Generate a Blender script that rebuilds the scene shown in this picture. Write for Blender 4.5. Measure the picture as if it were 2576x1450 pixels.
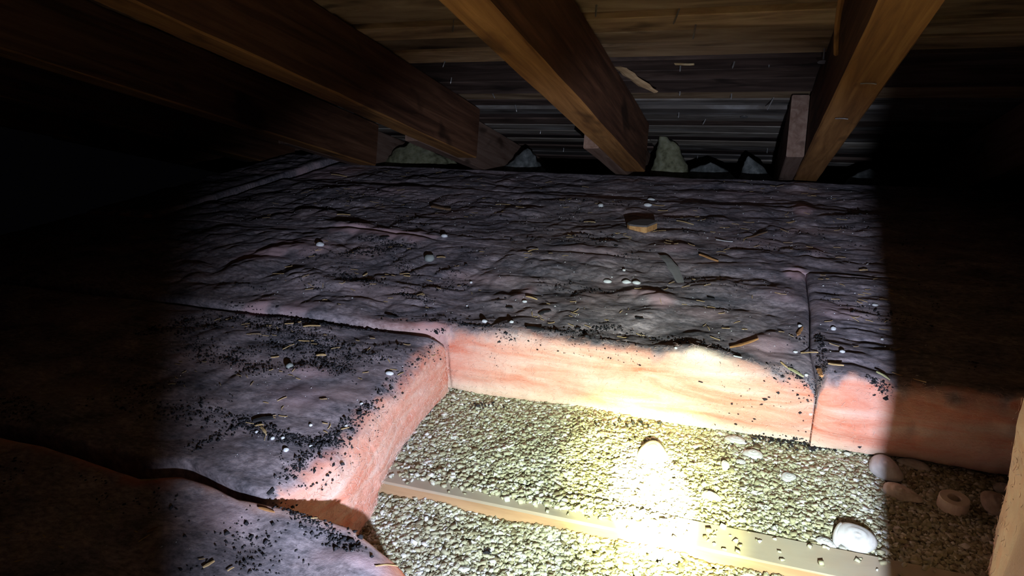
import bpy, math, random
import numpy as np
from mathutils import Matrix, Vector, Euler
from mathutils.bvhtree import BVHTree

for o in list(bpy.data.objects): bpy.data.objects.remove(o)
C = bpy.context.scene.collection
S = 0.45                                   # metres per layout unit
random.seed(4); rng = np.random.default_rng(7)

# ------------------------------------------------------------------ camera
F = 1677.28
AX = np.array([0.94044910, 0.33785165, -0.03757339])     # camera right in world
AD = np.array([0.08899841, -0.35138654, -0.93199076])    # camera down in world
AF = np.array([-0.32807740, 0.87314590, -0.36052941])    # camera forward in world
AX = AX / np.linalg.norm(AX); AF = AF / np.linalg.norm(AF)
AD = np.cross(AF, AX); AD /= np.linalg.norm(AD)
cam_d = bpy.data.cameras.new('camera'); cam = bpy.data.objects.new('camera', cam_d); C.objects.link(cam)
m = Matrix.Identity(4)
for i in range(3):
    m[i][0] = AX[i]; m[i][1] = -AD[i]; m[i][2] = -AF[i]
m[0][3], m[1][3], m[2][3] = 0, 0, 1.0 * S
cam.matrix_world = m
cam_d.sensor_width = 36; cam_d.lens = F / 2576 * 36; cam_d.clip_start = 0.01; cam_d.clip_end = 50
bpy.context.scene.camera = cam
def pray(px, py):
    d = AX * (px - 1288) + AD * (py - 725) + AF * F
    return d / np.linalg.norm(d)

# ------------------------------------------------------------------ world, torch light, exposure
w = bpy.data.worlds.new('world'); bpy.context.scene.world = w; w.use_nodes = True
w.node_tree.nodes['Background'].inputs[0].default_value = (0.0006, 0.0006, 0.0008, 1)
w.node_tree.nodes['Background'].inputs[1].default_value = 1.0
vs = bpy.context.scene.view_settings
vs.view_transform = 'Standard'; vs.look = 'None'; vs.gamma = 1.0; vs.exposure = 0.0; vs.use_curve_mapping = False
LP = Vector((0.20, 0.0, 0.62)) * S         # the hand torch, right of and below the camera
AIM = Vector((-0.150, 1.235, 0.0)) * S
def torch(name, watts, half, blend, col, rad, aim=AIM):
    l = bpy.data.lights.new(name, 'SPOT'); l.energy = watts; l.color = col
    l.spot_size = math.radians(2 * half); l.spot_blend = blend; l.shadow_soft_size = rad
    o = bpy.data.objects.new(name, l); C.objects.link(o)
    o.location = LP; o.rotation_euler = (aim - LP).to_track_quat('-Z', 'Y').to_euler()
    return o
torch('torch_spill', 36, 43.5, 0.36, (0.74, 0.82, 1.0), 0.005, Vector((-0.12, 1.235, -0.26)) * S)
torch('torch_corona', 24, 21, 1.0, (0.80, 1.0, 0.34), 0.005)
torch('torch_ring', 150, 9.0, 1.0, (0.97, 1.0, 0.36), 0.004)
torch('torch_hotspot', 1100, 4.0, 0.85, (1.0, 0.95, 0.66), 0.004)

# ------------------------------------------------------------------ noise
def _h(ix, iy, iz, seed):
    x = (ix.astype(np.int64) * 374761393 + iy.astype(np.int64) * 668265263 + iz.astype(np.int64) * 2147483647 + seed * 974634777) & 0xffffffff
    x = ((x ^ (x >> 13)) * 1274126177) & 0xffffffff
    x = ((x ^ (x >> 16)) * 2246822519) & 0xffffffff
    return ((x ^ (x >> 15)) & 0xffffff) / float(0xffffff) * 2 - 1
def vn(P, seed=0):
    P = np.asarray(P, float); i = np.floor(P); f = P - i; i = i.astype(np.int64)
    u = f * f * f * (f * (f * 6 - 15) + 10)
    r = 0
    for a in (0, 1):
        for b in (0, 1):
            for c in (0, 1):
                wt = (u[..., 0] if a else 1 - u[..., 0]) * (u[..., 1] if b else 1 - u[..., 1]) * (u[..., 2] if c else 1 - u[..., 2])
                r = r + wt * _h(i[..., 0] + a, i[..., 1] + b, i[..., 2] + c, seed)
    return r
def fbm(P, seed=0, o=4, g=0.5):
    r = 0; a = 1.0; t = 0
    for k in range(o):
        r = r + a * vn(P * (2.03 ** k) + k * 17.3, seed + k); t += a; a *= g
    return r / t
def sst(x, a, b):
    t = np.clip((x - a) / (b - a), 0, 1); return t * t * (3 - 2 * t)

# ------------------------------------------------------------------ materials
def mat(name, rough=0.9, spec=0.2):
    m = bpy.data.materials.new(name); m.use_nodes = True
    b = m.node_tree.nodes['Principled BSDF']; b.inputs['Roughness'].default_value = rough
    b.inputs['Specular IOR Level'].default_value = spec
    return m, m.node_tree, b
def N(nt, t, **k):
    n = nt.nodes.new(t)
    for a, v in k.items():
        if hasattr(n, a): setattr(n, a, v)
        else: n.inputs[a].default_value = v
    return n
def coords(nt, scale, kind='Object'):
    tc = N(nt, 'ShaderNodeTexCoord'); mp = N(nt, 'ShaderNodeMapping'); mp.inputs['Scale'].default_value = scale
    nt.links.new(tc.outputs[kind], mp.inputs[0]); return mp.outputs[0]
def noise(nt, vec, scale, detail=4, rough=0.55, dist=0.0):
    n = N(nt, 'ShaderNodeTexNoise'); n.inputs['Scale'].default_value = scale; n.inputs['Detail'].default_value = detail
    n.inputs['Roughness'].default_value = rough; n.inputs['Distortion'].default_value = dist
    nt.links.new(vec, n.inputs['Vector']); return n.outputs[0]
def ramp(nt, fac, stops):
    r = N(nt, 'ShaderNodeValToRGB'); e = r.color_ramp.elements
    while len(e) < len(stops): e.new(0.5)
    for k, (p, c) in enumerate(stops):
        e[k].position = p; e[k].color = (*c, 1) if len(c) == 3 else c
    nt.links.new(fac, r.inputs[0]); return r.outputs[0]
def mixc(nt, fac, a, b, mode='MIX'):
    n = N(nt, 'ShaderNodeMix', data_type='RGBA', blend_type=mode)
    for s, i in ((fac, 0), (a, 6), (b, 7)):
        if isinstance(s, (int, float)): n.inputs[i].default_value = s
        elif isinstance(s, tuple): n.inputs[i].default_value = (*s, 1)
        else: nt.links.new(s, n.inputs[i])
    return n.outputs[2]
def bump(nt, b, h, strength, dist=0.002):
    n = N(nt, 'ShaderNodeBump'); n.inputs['Strength'].default_value = strength; n.inputs['Distance'].default_value = dist
    nt.links.new(h, n.inputs['Height']); nt.links.new(n.outputs[0], b.inputs['Normal'])

def batt_material():
    m, nt, b = mat('glass_wool', 0.95, 0.1)
    L = nt.links.new
    a = N(nt, 'ShaderNodeAttribute', attribute_name='soot')
    p = N(nt, 'ShaderNodeAttribute', attribute_name='pale')
    lay = noise(nt, coords(nt, (6, 6, 34)), 1.25, 6, 0.62, 0.9)
    face = ramp(nt, lay, [(0.28, (0.58, 0.17, 0.105)), (0.40, (0.66, 0.29, 0.22)), (0.52, (0.70, 0.40, 0.335)), (0.63, (0.72, 0.50, 0.45)), (0.76, (0.76, 0.64, 0.62))])
    fib = noise(nt, coords(nt, (60, 60, 300)), 4, 3, 0.7)
    face = mixc(nt, 0.25, face, ramp(nt, fib, [(0.3, (0.7, 0.3, 0.2)), (0.7, (0.95, 0.72, 0.66))]), 'OVERLAY')
    face = mixc(nt, p.outputs['Fac'], face, (0.80, 0.66, 0.55))
    g = noise(nt, coords(nt, (9, 14, 9)), 1.3, 6, 0.65, 0.4)
    dirt = ramp(nt, g, [(0.30, (0.10, 0.10, 0.118)), (0.43, (0.24, 0.218, 0.24)), (0.57, (0.36, 0.31, 0.33)), (0.72, (0.58, 0.50, 0.53))])
    g2 = noise(nt, coords(nt, (20, 40, 20)), 6, 5, 0.7)
    dirt = mixc(nt, 0.8, dirt, ramp(nt, g2, [(0.34, (0.18, 0.18, 0.20)), (0.66, (0.80, 0.77, 0.79))]), 'OVERLAY')
    g3 = noise(nt, coords(nt, (3, 6, 3)), 2.1, 2, 0.5)
    dirt = mixc(nt, ramp(nt, g3, [(0.58, (0, 0, 0)), (0.75, (0.6, 0.6, 0.6))]), dirt, (0.46, 0.32, 0.32))
    pk = N(nt, 'ShaderNodeAttribute', attribute_name='pinkish')
    dirt = mixc(nt, pk.outputs['Fac'], dirt, (0.62, 0.42, 0.46))
    col = mixc(nt, a.outputs['Fac'], face, dirt)
    L(col, b.inputs['Base Color'])
    h = noise(nt, coords(nt, (40, 60, 90)), 7, 6, 0.75)
    bump(nt, b, h, 0.55, 0.0014)
    return m
M_BATT = batt_material()

def simple(name, cols, scale=(20, 20, 20), rough=0.8, spec=0.3, bs=0.3, island=False, nscale=3):
    m, nt, b = mat(name, rough, spec)
    if island:
        g = N(nt, 'ShaderNodeNewGeometry'); f = g.outputs['Random Per Island']
    else:
        f = noise(nt, coords(nt, scale), nscale, 4, 0.6)
    k = len(cols)
    lo, hi = (0.0, 1.0) if island else (0.3, 0.7)
    nt.links.new(ramp(nt, f, [(lo + (hi - lo) * i / max(1, k - 1), c) for i, c in enumerate(cols)]), b.inputs['Base Color'])
    if bs: bump(nt, b, noise(nt, coords(nt, tuple(v * 4 for v in scale)), 5, 3), bs, 0.0008)
    return m
def wood(name, dark, mid, light, rough=0.75, along='y', knots=True, dust=None, gs=1.0):
    m, nt, b = mat(name, rough, 0.25)
    sc = {'x': (3.0, 15, 15), 'y': (40, 2.2, 40)}[along]
    oi = N(nt, 'ShaderNodeObjectInfo'); tc = N(nt, 'ShaderNodeTexCoord')
    add = N(nt, 'ShaderNodeVectorMath', operation='ADD'); mul = N(nt, 'ShaderNodeVectorMath', operation='SCALE')
    nt.links.new(oi.outputs['Random'], mul.inputs['Scale']); mul.inputs[0].default_value = (7.1, 3.3, 5.7)
    nt.links.new(tc.outputs['Object'], add.inputs[0]); nt.links.new(mul.outputs[0], add.inputs[1])
    mp = N(nt, 'ShaderNodeMapping'); mp.inputs['Scale'].default_value = sc; nt.links.new(add.outputs[0], mp.inputs[0])
    g = noise(nt, mp.outputs[0], 1.6 * gs, 6, 0.62, 0.7)
    col = ramp(nt, g, [(0.28, dark), (0.5, mid), (0.72, light)])
    if knots:
        mp2 = N(nt, 'ShaderNodeMapping'); mp2.inputs['Scale'].default_value = (7, 16, 16) if along == 'x' else (16, 7, 16)
        nt.links.new(add.outputs[0], mp2.inputs[0])
        kn = noise(nt, mp2.outputs[0], 0.9, 2, 0.5, 0.3)
        col = mixc(nt, ramp(nt, kn, [(0.61, (0, 0, 0)), (0.70, (0.75, 0.75, 0.75))]), col, tuple(c * 0.35 for c in dark))
    rv = ramp(nt, oi.outputs['Random'], [(0, (0.50, 0.50, 0.52)), (0.5, (0.95, 0.93, 0.9)), (1, (1.4, 1.34, 1.22))])
    col = mixc(nt, 1.0, col, rv, 'MULTIPLY')
    if dust:
        geo = N(nt, 'ShaderNodeNewGeometry'); sx = N(nt, 'ShaderNodeSeparateXYZ'); nt.links.new(geo.outputs['Normal'], sx.inputs[0])
        dn = noise(nt, coords(nt, (12, 12, 12)), 2, 4)
        mm = N(nt, 'ShaderNodeMath', operation='MULTIPLY'); nt.links.new(ramp(nt, sx.outputs[2], [(0.3, (0, 0, 0)), (0.7, (1, 1, 1))]), mm.inputs[0])
        nt.links.new(ramp(nt, dn, [(0.3, (0.65,) * 3), (0.7, (0.95,) * 3)]), mm.inputs[1])
        col = mixc(nt, mm.outputs[0], col, dust)
    nt.links.new(col, b.inputs['Base Color'])
    bump(nt, b, g, 0.5, 0.0012)
    return m
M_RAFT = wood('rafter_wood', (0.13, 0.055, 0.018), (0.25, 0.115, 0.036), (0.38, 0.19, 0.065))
M_SIDE_SHADE = wood('rafter_side_shaded', (0.034, 0.014, 0.008), (0.092, 0.040, 0.022), (0.165, 0.078, 0.045))  # darker copy of the rafter wood; the sides' shade is put into the colour
M_TAIL = wood('tail_wood', (0.14, 0.075, 0.05), (0.24, 0.15, 0.115), (0.33, 0.23, 0.18))
M_DECK = wood('deck_wood', (0.14, 0.08, 0.042), (0.44, 0.29, 0.16), (0.70, 0.52, 0.32), along='x')
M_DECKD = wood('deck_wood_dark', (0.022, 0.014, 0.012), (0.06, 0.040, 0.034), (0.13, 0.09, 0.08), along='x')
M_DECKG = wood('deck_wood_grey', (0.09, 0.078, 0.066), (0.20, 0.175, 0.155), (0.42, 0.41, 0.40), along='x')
M_JOIST = wood('joist_wood', (0.22, 0.135, 0.08), (0.32, 0.205, 0.125), (0.42, 0.29, 0.185), along='x', dust=(0.37, 0.34, 0.28), knots=False)
M_VERM = simple('vermiculite', [(0.17, 0.14, 0.085), (0.32, 0.31, 0.20), (0.39, 0.385, 0.275), (0.46, 0.46, 0.36), (0.39, 0.37, 0.24), (0.54, 0.55, 0.49), (0.74, 0.76, 0.76)], island=True, rough=0.6, spec=0.25, bs=0)
M_BED = simple('vermiculite_bed', [(0.03, 0.022, 0.014), (0.10, 0.08, 0.05)], bs=0.2)
M_CRUMB = simple('soot_crumb', [(0.008, 0.008, 0.011), (0.02, 0.02, 0.026), (0.045, 0.043, 0.05)], island=True, rough=0.9, bs=0)
M_STRAW = simple('straw', [(0.42, 0.27, 0.12), (0.62, 0.44, 0.22), (0.75, 0.60, 0.36)], rough=0.6, bs=0.2)
M_BARK = simple('bark_orange', [(0.36, 0.17, 0.07), (0.58, 0.30, 0.12)], rough=0.7, bs=0.3)
M_BROWN = simple('brown_wood', [(0.16, 0.09, 0.05), (0.27, 0.17, 0.10)], rough=0.8, bs=0.3)
M_CHIP = simple('chip_wood', [(0.36, 0.17, 0.06), (0.62, 0.36, 0.15)], rough=0.8, bs=0.3, scale=(80, 80, 80))
M_CHIPT = simple('chip_top', [(0.10, 0.09, 0.09), (0.15, 0.13, 0.13)], rough=0.9, bs=0.2)
M_WHITE = simple('white_pebble', [(0.55, 0.58, 0.62), (0.80, 0.82, 0.84)], rough=0.5, bs=0.1)
M_SHELL = simple('shell', [(0.42, 0.41, 0.42), (0.52, 0.52, 0.54), (0.60, 0.61, 0.65)], rough=0.35, spec=0.5, bs=0.15, scale=(40, 14, 40))
M_SHELLB = simple('shell_brown', [(0.42, 0.34, 0.28), (0.60, 0.56, 0.53)], rough=0.5, bs=0.2, scale=(50, 20, 50))
M_RING = simple('ring_clay', [(0.58, 0.49, 0.42), (0.70, 0.62, 0.55)], rough=0.6, bs=0.2)
M_GREYP = simple('grey_paper', [(0.27, 0.265, 0.27), (0.34, 0.33, 0.335)], rough=0.9, bs=0.15)
M_GREYS = simple('grey_stone', [(0.20, 0.22, 0.21), (0.32, 0.35, 0.34)], rough=0.8, bs=0.2)
M_FLAKE = simple('dark_flake', [(0.018, 0.018, 0.022), (0.05, 0.048, 0.055)], rough=0.85, bs=0.3)
M_FIBER = simple('fibre', [(0.85, 0.45, 0.36), (0.90, 0.62, 0.54), (0.92, 0.80, 0.76)], island=True, rough=0.7, bs=0)
M_TUFT = simple('tuft_yellow', [(0.08, 0.078, 0.045), (0.19, 0.19, 0.115), (0.27, 0.27, 0.19)], scale=(18, 18, 18), rough=0.95, bs=0.8)
M_TUFTG = simple('tuft_grey', [(0.04, 0.045, 0.045), (0.11, 0.12, 0.12), (0.20, 0.21, 0.21)], scale=(18, 18, 18), rough=0.95, bs=0.8)
M_NAIL, _nt, _b = mat('nail_steel', 0.4, 0.6); _b.inputs['Metallic'].default_value = 0.7; _b.inputs['Base Color'].default_value = (0.38, 0.37, 0.37, 1)
M_LEAF = simple('dry_leaf', [(0.42, 0.42, 0.20), (0.62, 0.60, 0.36)], rough=0.6, bs=0.2)

# ------------------------------------------------------------------ builders
def obj(name, verts, faces, material, parent=None, loc=None, mtx=None, smooth=False, label=None, cat=None, group=None, kind=None):
    """verts in layout units; loc = origin in layout units (verts are world); mtx = world matrix for local verts"""
    v = np.asarray(verts, float)
    me = bpy.data.meshes.new(name)
    if mtx is None:
        if loc is None:
            loc = np.array([(v[:, 0].min() + v[:, 0].max()) / 2, (v[:, 1].min() + v[:, 1].max()) / 2, v[:, 2].min()])
        v = v - np.asarray(loc)
    v = v * S
    if isinstance(faces, np.ndarray) and faces.ndim == 2:
        n, k = faces.shape
        me.vertices.add(len(v)); me.vertices.foreach_set('co', v.astype(np.float32).ravel())
        me.loops.add(n * k); me.loops.foreach_set('vertex_index', faces.astype(np.int32).ravel())
        me.polygons.add(n); me.polygons.foreach_set('loop_start', (np.arange(n) * k).astype(np.int32))
        me.update(calc_edges=True)
    else:
        me.from_pydata([tuple(p) for p in v], [], [tuple(int(i) for i in f) for f in faces])
    me.materials.append(material)
    if smooth: me.polygons.foreach_set('use_smooth', np.ones(len(me.polygons), bool))
    o = bpy.data.objects.new(name, me); C.objects.link(o)
    W = Matrix.Translation(Vector(loc) * S) if mtx is None else Matrix.Translation(mtx.translation * S) @ mtx.to_3x3().to_4x4()
    if parent is not None:
        o.parent = parent; o.matrix_parent_inverse = Matrix.Identity(4)
        o.matrix_basis = parent.matrix_basis.inverted() @ W if parent.parent is None else W
    else: o.matrix_basis = W
    tag(o, label, cat, group, kind)
    return o
def tag(o, label=None, cat=None, group=None, kind=None):
    if label: o['label'] = label
    if cat: o['category'] = cat
    if group: o['group'] = group
    if kind: o['kind'] = kind
    return o
def empty(name, loc, label=None, cat=None, group=None, kind=None, rot=None):
    o = bpy.data.objects.new(name, None); C.objects.link(o); o.empty_display_size = 0.02
    o.matrix_basis = Matrix.Translation(Vector(loc) * S) @ (rot.to_4x4() if rot else Matrix.Identity(4))
    return tag(o, label, cat, group, kind)
def box(x0, x1, y0, y1, z0, z1, c=0.0):
    """box with chamfered long edges"""
    if c <= 0:
        v = [(x, y, z) for x in (x0, x1) for y in (y0, y1) for z in (z0, z1)]
        f = [(0, 1, 3, 2), (4, 6, 7, 5), (0, 4, 5, 1), (2, 3, 7, 6), (0, 2, 6, 4), (1, 5, 7, 3)]
        return v, f
    return None
def beam(L0, L1, wx0, wx1, z0, z1, c, nseg=24, seed=0, wob=0.0, axis='y'):
    """timber along an axis, chamfered and slightly uneven"""
    sec = [(wx0 + c, z0), (wx1 - c, z0), (wx1, z0 + c), (wx1, z1 - c), (wx1 - c, z1), (wx0 + c, z1), (wx0, z1 - c), (wx0, z0 + c)]
    v = []; f = []
    for i in range(nseg + 1):
        l = L0 + (L1 - L0) * i / nseg
        for k, (a, z) in enumerate(sec):
            n = float(vn(np.array([[l * 6, k * 3.1, seed * 1.7]]), seed)[0]) * wob
            n2 = float(vn(np.array([[l * 6, k * 3.1 + 9, seed * 1.7]]), seed + 3)[0]) * wob
            p = (a + n, l, z + n2) if axis == 'y' else (l, a + n, z + n2)
            v.append(p)
    for i in range(nseg):
        for k in range(8):
            q = (i * 8 + k, i * 8 + (k + 1) % 8, (i + 1) * 8 + (k + 1) % 8, (i + 1) * 8 + k)
            f.append(q if axis == 'x' else q[::-1])
    f.append(tuple(range(8))); f.append(tuple(nseg * 8 + k for k in range(7, -1, -1)))
    return v, f

# ------------------------------------------------------------------ roof: ceiling deck and rafters
TN = 0.36593; A0 = 1.6108; AD0 = A0 + 0.305
ANG = math.atan(TN); CA, SA = math.cos(ANG), math.sin(ANG)
ROT = Matrix.Rotation(-ANG, 3, 'X')       # local +Y runs down the slope
def roofm(x, y, a=AD0):
    return Matrix.Translation((x, y, a - TN * y)) @ ROT.to_4x4()
ceil = empty('ceiling', (0, 0, AD0), kind='structure')
ys = [-1.6, -1.42, -1.24, -1.05, -.87, -.69, -.5, -.33, -.15, .03, .2, .38, .56, .74, .9, 1.07, 1.25, 1.42, 1.6, 1.77, 1.95, 2.12, 2.26, 2.414, 2.559, 2.694, 2.835, 2.995, 3.127, 3.30, 3.469, 3.593, 3.72, 3.86, 3.99, 4.117, 4.25, 4.366, 4.50, 4.63, 4.76, 4.885, 5.02, 5.17, 5.33, 5.5]
XR = [-4.36, -3.44, -2.53, -1.60, -0.655, 0.26, 1.17, 2.08, 2.6]
for i in range(len(ys) - 1):
    y0, y1 = ys[i], ys[i + 1]
    L = (y1 - y0) / CA; xa = -4.4
    cuts = [-4.4] + sorted(random.sample([-2.53, -1.60, -0.655, 0.26, 1.17], 1 if i % 2 else 2)) + [2.6]
    if 2.1 < y0 < 3.2: cuts = [c for c in cuts if c not in (-1.60,)]
    for j in range(len(cuts) - 1):
        if cuts[j + 1] <= cuts[j]: continue
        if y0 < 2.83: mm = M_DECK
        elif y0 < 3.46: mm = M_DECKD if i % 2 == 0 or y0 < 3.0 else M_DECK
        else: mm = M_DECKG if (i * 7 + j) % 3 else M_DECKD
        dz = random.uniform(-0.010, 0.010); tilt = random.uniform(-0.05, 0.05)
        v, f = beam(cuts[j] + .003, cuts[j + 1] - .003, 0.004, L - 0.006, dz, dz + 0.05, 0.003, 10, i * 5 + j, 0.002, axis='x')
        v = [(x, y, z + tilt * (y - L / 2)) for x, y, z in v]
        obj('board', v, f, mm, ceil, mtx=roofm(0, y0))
# nails poking through the deck (parts of the ceiling)
def on_plane(px, py, a):
    r = pray(px, py); s = (a - 1) / (r[2] + TN * r[1]); return np.array([0, 0, 1]) + r * s
def nail(px, py, ln, head=False, tx=0, ty=0, rad=.0032):
    P = on_plane(px, py, AD0); v = []; f = []
    prof = [(rad, .03), (rad, -ln + .008), (rad * .3, -ln)]
    if head: prof = [(rad, .03), (rad, -ln + .004), (.02, -ln + .002), (.02, -ln), (.001, -ln - .001)]
    for r_, z in prof:
        for k in range(8):
            v.append((r_ * math.cos(k * math.pi / 4) + tx * z, r_ * math.sin(k * math.pi / 4) + ty * z, z))
    n = len(prof)
    for i in range(n - 1):
        for k in range(8): f.append((i * 8 + k, i * 8 + (k + 1) % 8, (i + 1) * 8 + (k + 1) % 8, (i + 1) * 8 + k))
    f.append(tuple(range((n - 1) * 8 + 7, (n - 1) * 8 - 1, -1)))
    obj('nail', v, f, M_NAIL, ceil, mtx=roofm(P[0], P[1]))
for a in [(1706, 30, .04, 0, .3, 0), (1751, 58, .055, 0, .1, 0), (2074, 122, .05, 1), (1712, 162, .03), (1849, 150, .035, 0, .2), (1711, 225, .03), (1840, 240, .02),
          (1944, 250, .05, 0, .4), (1708, 280, .035), (1776, 298, .035, 0, .4), (1931, 370, .04), (1755, 393, .03), (1219, 36, .02), (1141, 60, .03), (1136, 195, .03, 0, .1),
          (1238, 233, .03, 0, -.6), (1297, 268, .03, 0, -.3), (1360, 325, .03), (1418, 372, .03), (1935, 160, .015), (1872, 290, .012, 1), (1120, 152, .03, 0, .3), (1500, 20, .03)]:
    nail(*a)
# two long slivers torn from the deck
def sliver(P0, P1, wd, th, bend=0.0, n=6, taper=(0.5, 0.25), up=(0, 0, 1), seed=0):
    P0 = np.asarray(P0, float); P1 = np.asarray(P1, float); d = P1 - P0; L = np.linalg.norm(d); d = d / L
    up = np.asarray(up, float); sd = np.cross(up, d); sd /= max(1e-9, np.linalg.norm(sd)); u2 = np.cross(d, sd)
    v = []; f = []
    for i in range(n + 1):
        t = i / n; q = P0 + d * L * t + sd * bend * math.sin(math.pi * t) * L + u2 * 0.04 * L * math.sin(math.pi * t + seed)
        wv = wd * (min(1, taper[0] + t * 3) * min(1, taper[1] + (1 - t) * 2.2)) * (1 + .18 * math.sin(i * 2.3 + seed))
        for a, b in ((-1, 0), (-.55, .9), (.5, 1), (1, .05), (.4, -.8), (-.5, -.7)):
            v.append(q + sd * a * wv / 2 + u2 * b * th / 2)
    for i in range(n):
        for k in range(6): f.append((i * 6 + k, i * 6 + (k + 1) % 6, (i + 1) * 6 + (k + 1) % 6, (i + 1) * 6 + k))
    f.append((5, 4, 3, 2, 1, 0)); f.append(tuple(n * 6 + k for k in range(6)))
    return v, f
v, f = sliver(on_plane(1548, 168, AD0 - .012), on_plane(1650, 226, AD0 - .045), .055, .012, .06, 8, (1, .5), (0, .34, .94), 1)
obj('splinter', v, f, M_DECK, label='wide torn wood splinter hanging from the roof boards right of the middle rafter', cat='splinter')
v, f = sliver(on_plane(1698, 163, AD0 - .012), on_plane(1746, 160, AD0 - .014), .022, .008, .0, 4, (1, .8), (0, .34, .94), 2)
obj('splinter', v, f, M_STRAW, label='small pale wood splinter pinned to the roof boards by a nail', cat='splinter')

RD = 0.305 * CA                            # rafter depth, square to the slope
RAFTERS = [(-4.36, 4.5, 'leftmost rafter, lost in the dark at the far left'),
    (-3.44, 4.2, 'second rafter from the left, in deep shadow'),
    (-2.53, 3.9, 'dark rafter left of the broad reddish rafter, barely lit'),
    (-1.62, 3.50, 'broad reddish-brown rafter running down from the top left corner'),
    (-0.712, 3.80, 'orange-lit middle rafter descending between the two bays of roof boards'),
    (0.20, 3.93, 'right rafter with a knot and staples, slanting down to the left'),
    (1.11, 3.93, 'rafter in the black area right of the knotted rafter'),
    (2.02, 3.93, 'rightmost rafter, hidden in the dark')]
for k, (x, yend, lab) in enumerate(RAFTERS):
    r = empty('rafter', (x, yend, A0 - TN * yend), lab, 'rafter', 'roof rafters', rot=ROT)
    Lr = (yend + 1.6) / CA
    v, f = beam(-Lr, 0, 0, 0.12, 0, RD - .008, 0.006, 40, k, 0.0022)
    tb = obj('timber', v, f, M_RAFT, r, mtx=roofm(x, yend, A0)); tb.data.materials.append(M_SIDE_SHADE)
    for q, pl in enumerate(tb.data.polygons): pl.material_index = 0 if (q < 320 and q % 8 in (0, 1, 7)) else 1  # underside keeps the lighter tone, all other faces get the painted shade
    ts = {3: 3.05, 4: 3.15, 5: 3.25}.get(k, 3.2)
    v, f = beam(0, (5.3 - ts) / CA, -0.077, -0.002, 0.0, RD - .01, 0.005, 20, k + 20, 0.002)
    obj('tail_board', v, f, M_TAIL, r, mtx=roofm(x, ts, A0))
    if k == 5:
        v, f = sliver((-.008, -2.75, .15), (-.008, -1.85, .10), .034, .016, .01, 10, (1, .4), (1, 0, 0), 3)
        obj('cleat', v, f, M_RAFT, r, mtx=roofm(x, yend, A0))
        for (sx, sy) in ((.055, -1.50), (.07, -1.92)):
            v, f = sliver((sx - .02, sy, -.006), (sx + .02, sy + .005, -.006), .004, .004, 0, 3, (1, 1))
            obj('staple', v, f, M_NAIL, r, mtx=roofm(x, yend, A0))

# ------------------------------------------------------------------ floor base and the joist
v, f = box(-4.4, 2.6, -1.4, 5.6, -.16, -.12)
floor = obj('floor', v, f, M_BED, kind='structure')
js = empty('joist', (0, 1.17, -.12), 'bare floor joist crossing the vermiculite, dusty on top', 'joist')
v, f = beam(-4.3, 2.5, 1.131, 1.2138, -.12, 0.0, 0.004, 60, 3, 0.0016, axis='x')
obj('timber', v, f, M_JOIST, js)
# vermiculite bed: uneven body under the loose granules
BX0, BX1, BY0, BY1 = -1.3, 2.3, 0.15, 1.9
def vz(x, y):
    P = np.stack([x * 5, y * 5, x * 0], -1)
    h = fbm(P, 31, 3) * .012
    base = np.where(y > 1.17, -.006, -.031)
    base = base + np.where(y > 1.17, .012 * sst(-x, -.2, .5) * sst(-np.abs(x + .25), -.6, -.1), 0)
    return base + h * np.where(np.abs(y - 1.17) < .1, .35, 1)
nx, ny = 260, 130
gx, gy = np.meshgrid(np.linspace(BX0, BX1, nx), np.linspace(BY0, BY1, ny))
gz = vz(gx, gy) - .012
def gridf(nr, nc, off=0):
    i, j = np.meshgrid(np.arange(nr - 1), np.arange(nc - 1), indexing='ij'); a = i * nc + j
    return np.stack([a, a + 1, a + nc + 1, a + nc], -1).reshape(-1, 4) + off
keep_lo = gy[:, 0] <= 1.135; keep_hi = gy[:, 0] >= 1.205
P_all = []; F_all = []; off = 0
for kp in (keep_lo, keep_hi):
    g = np.stack([gx[kp], gy[kp], gz[kp]], -1)
    P_all.append(g.reshape(-1, 3)); F_all.append(gridf(g.shape[0], nx, off)); off += g.shape[0] * nx
bed_v = np.concatenate(P_all); bed_f = np.concatenate(F_all)

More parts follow.
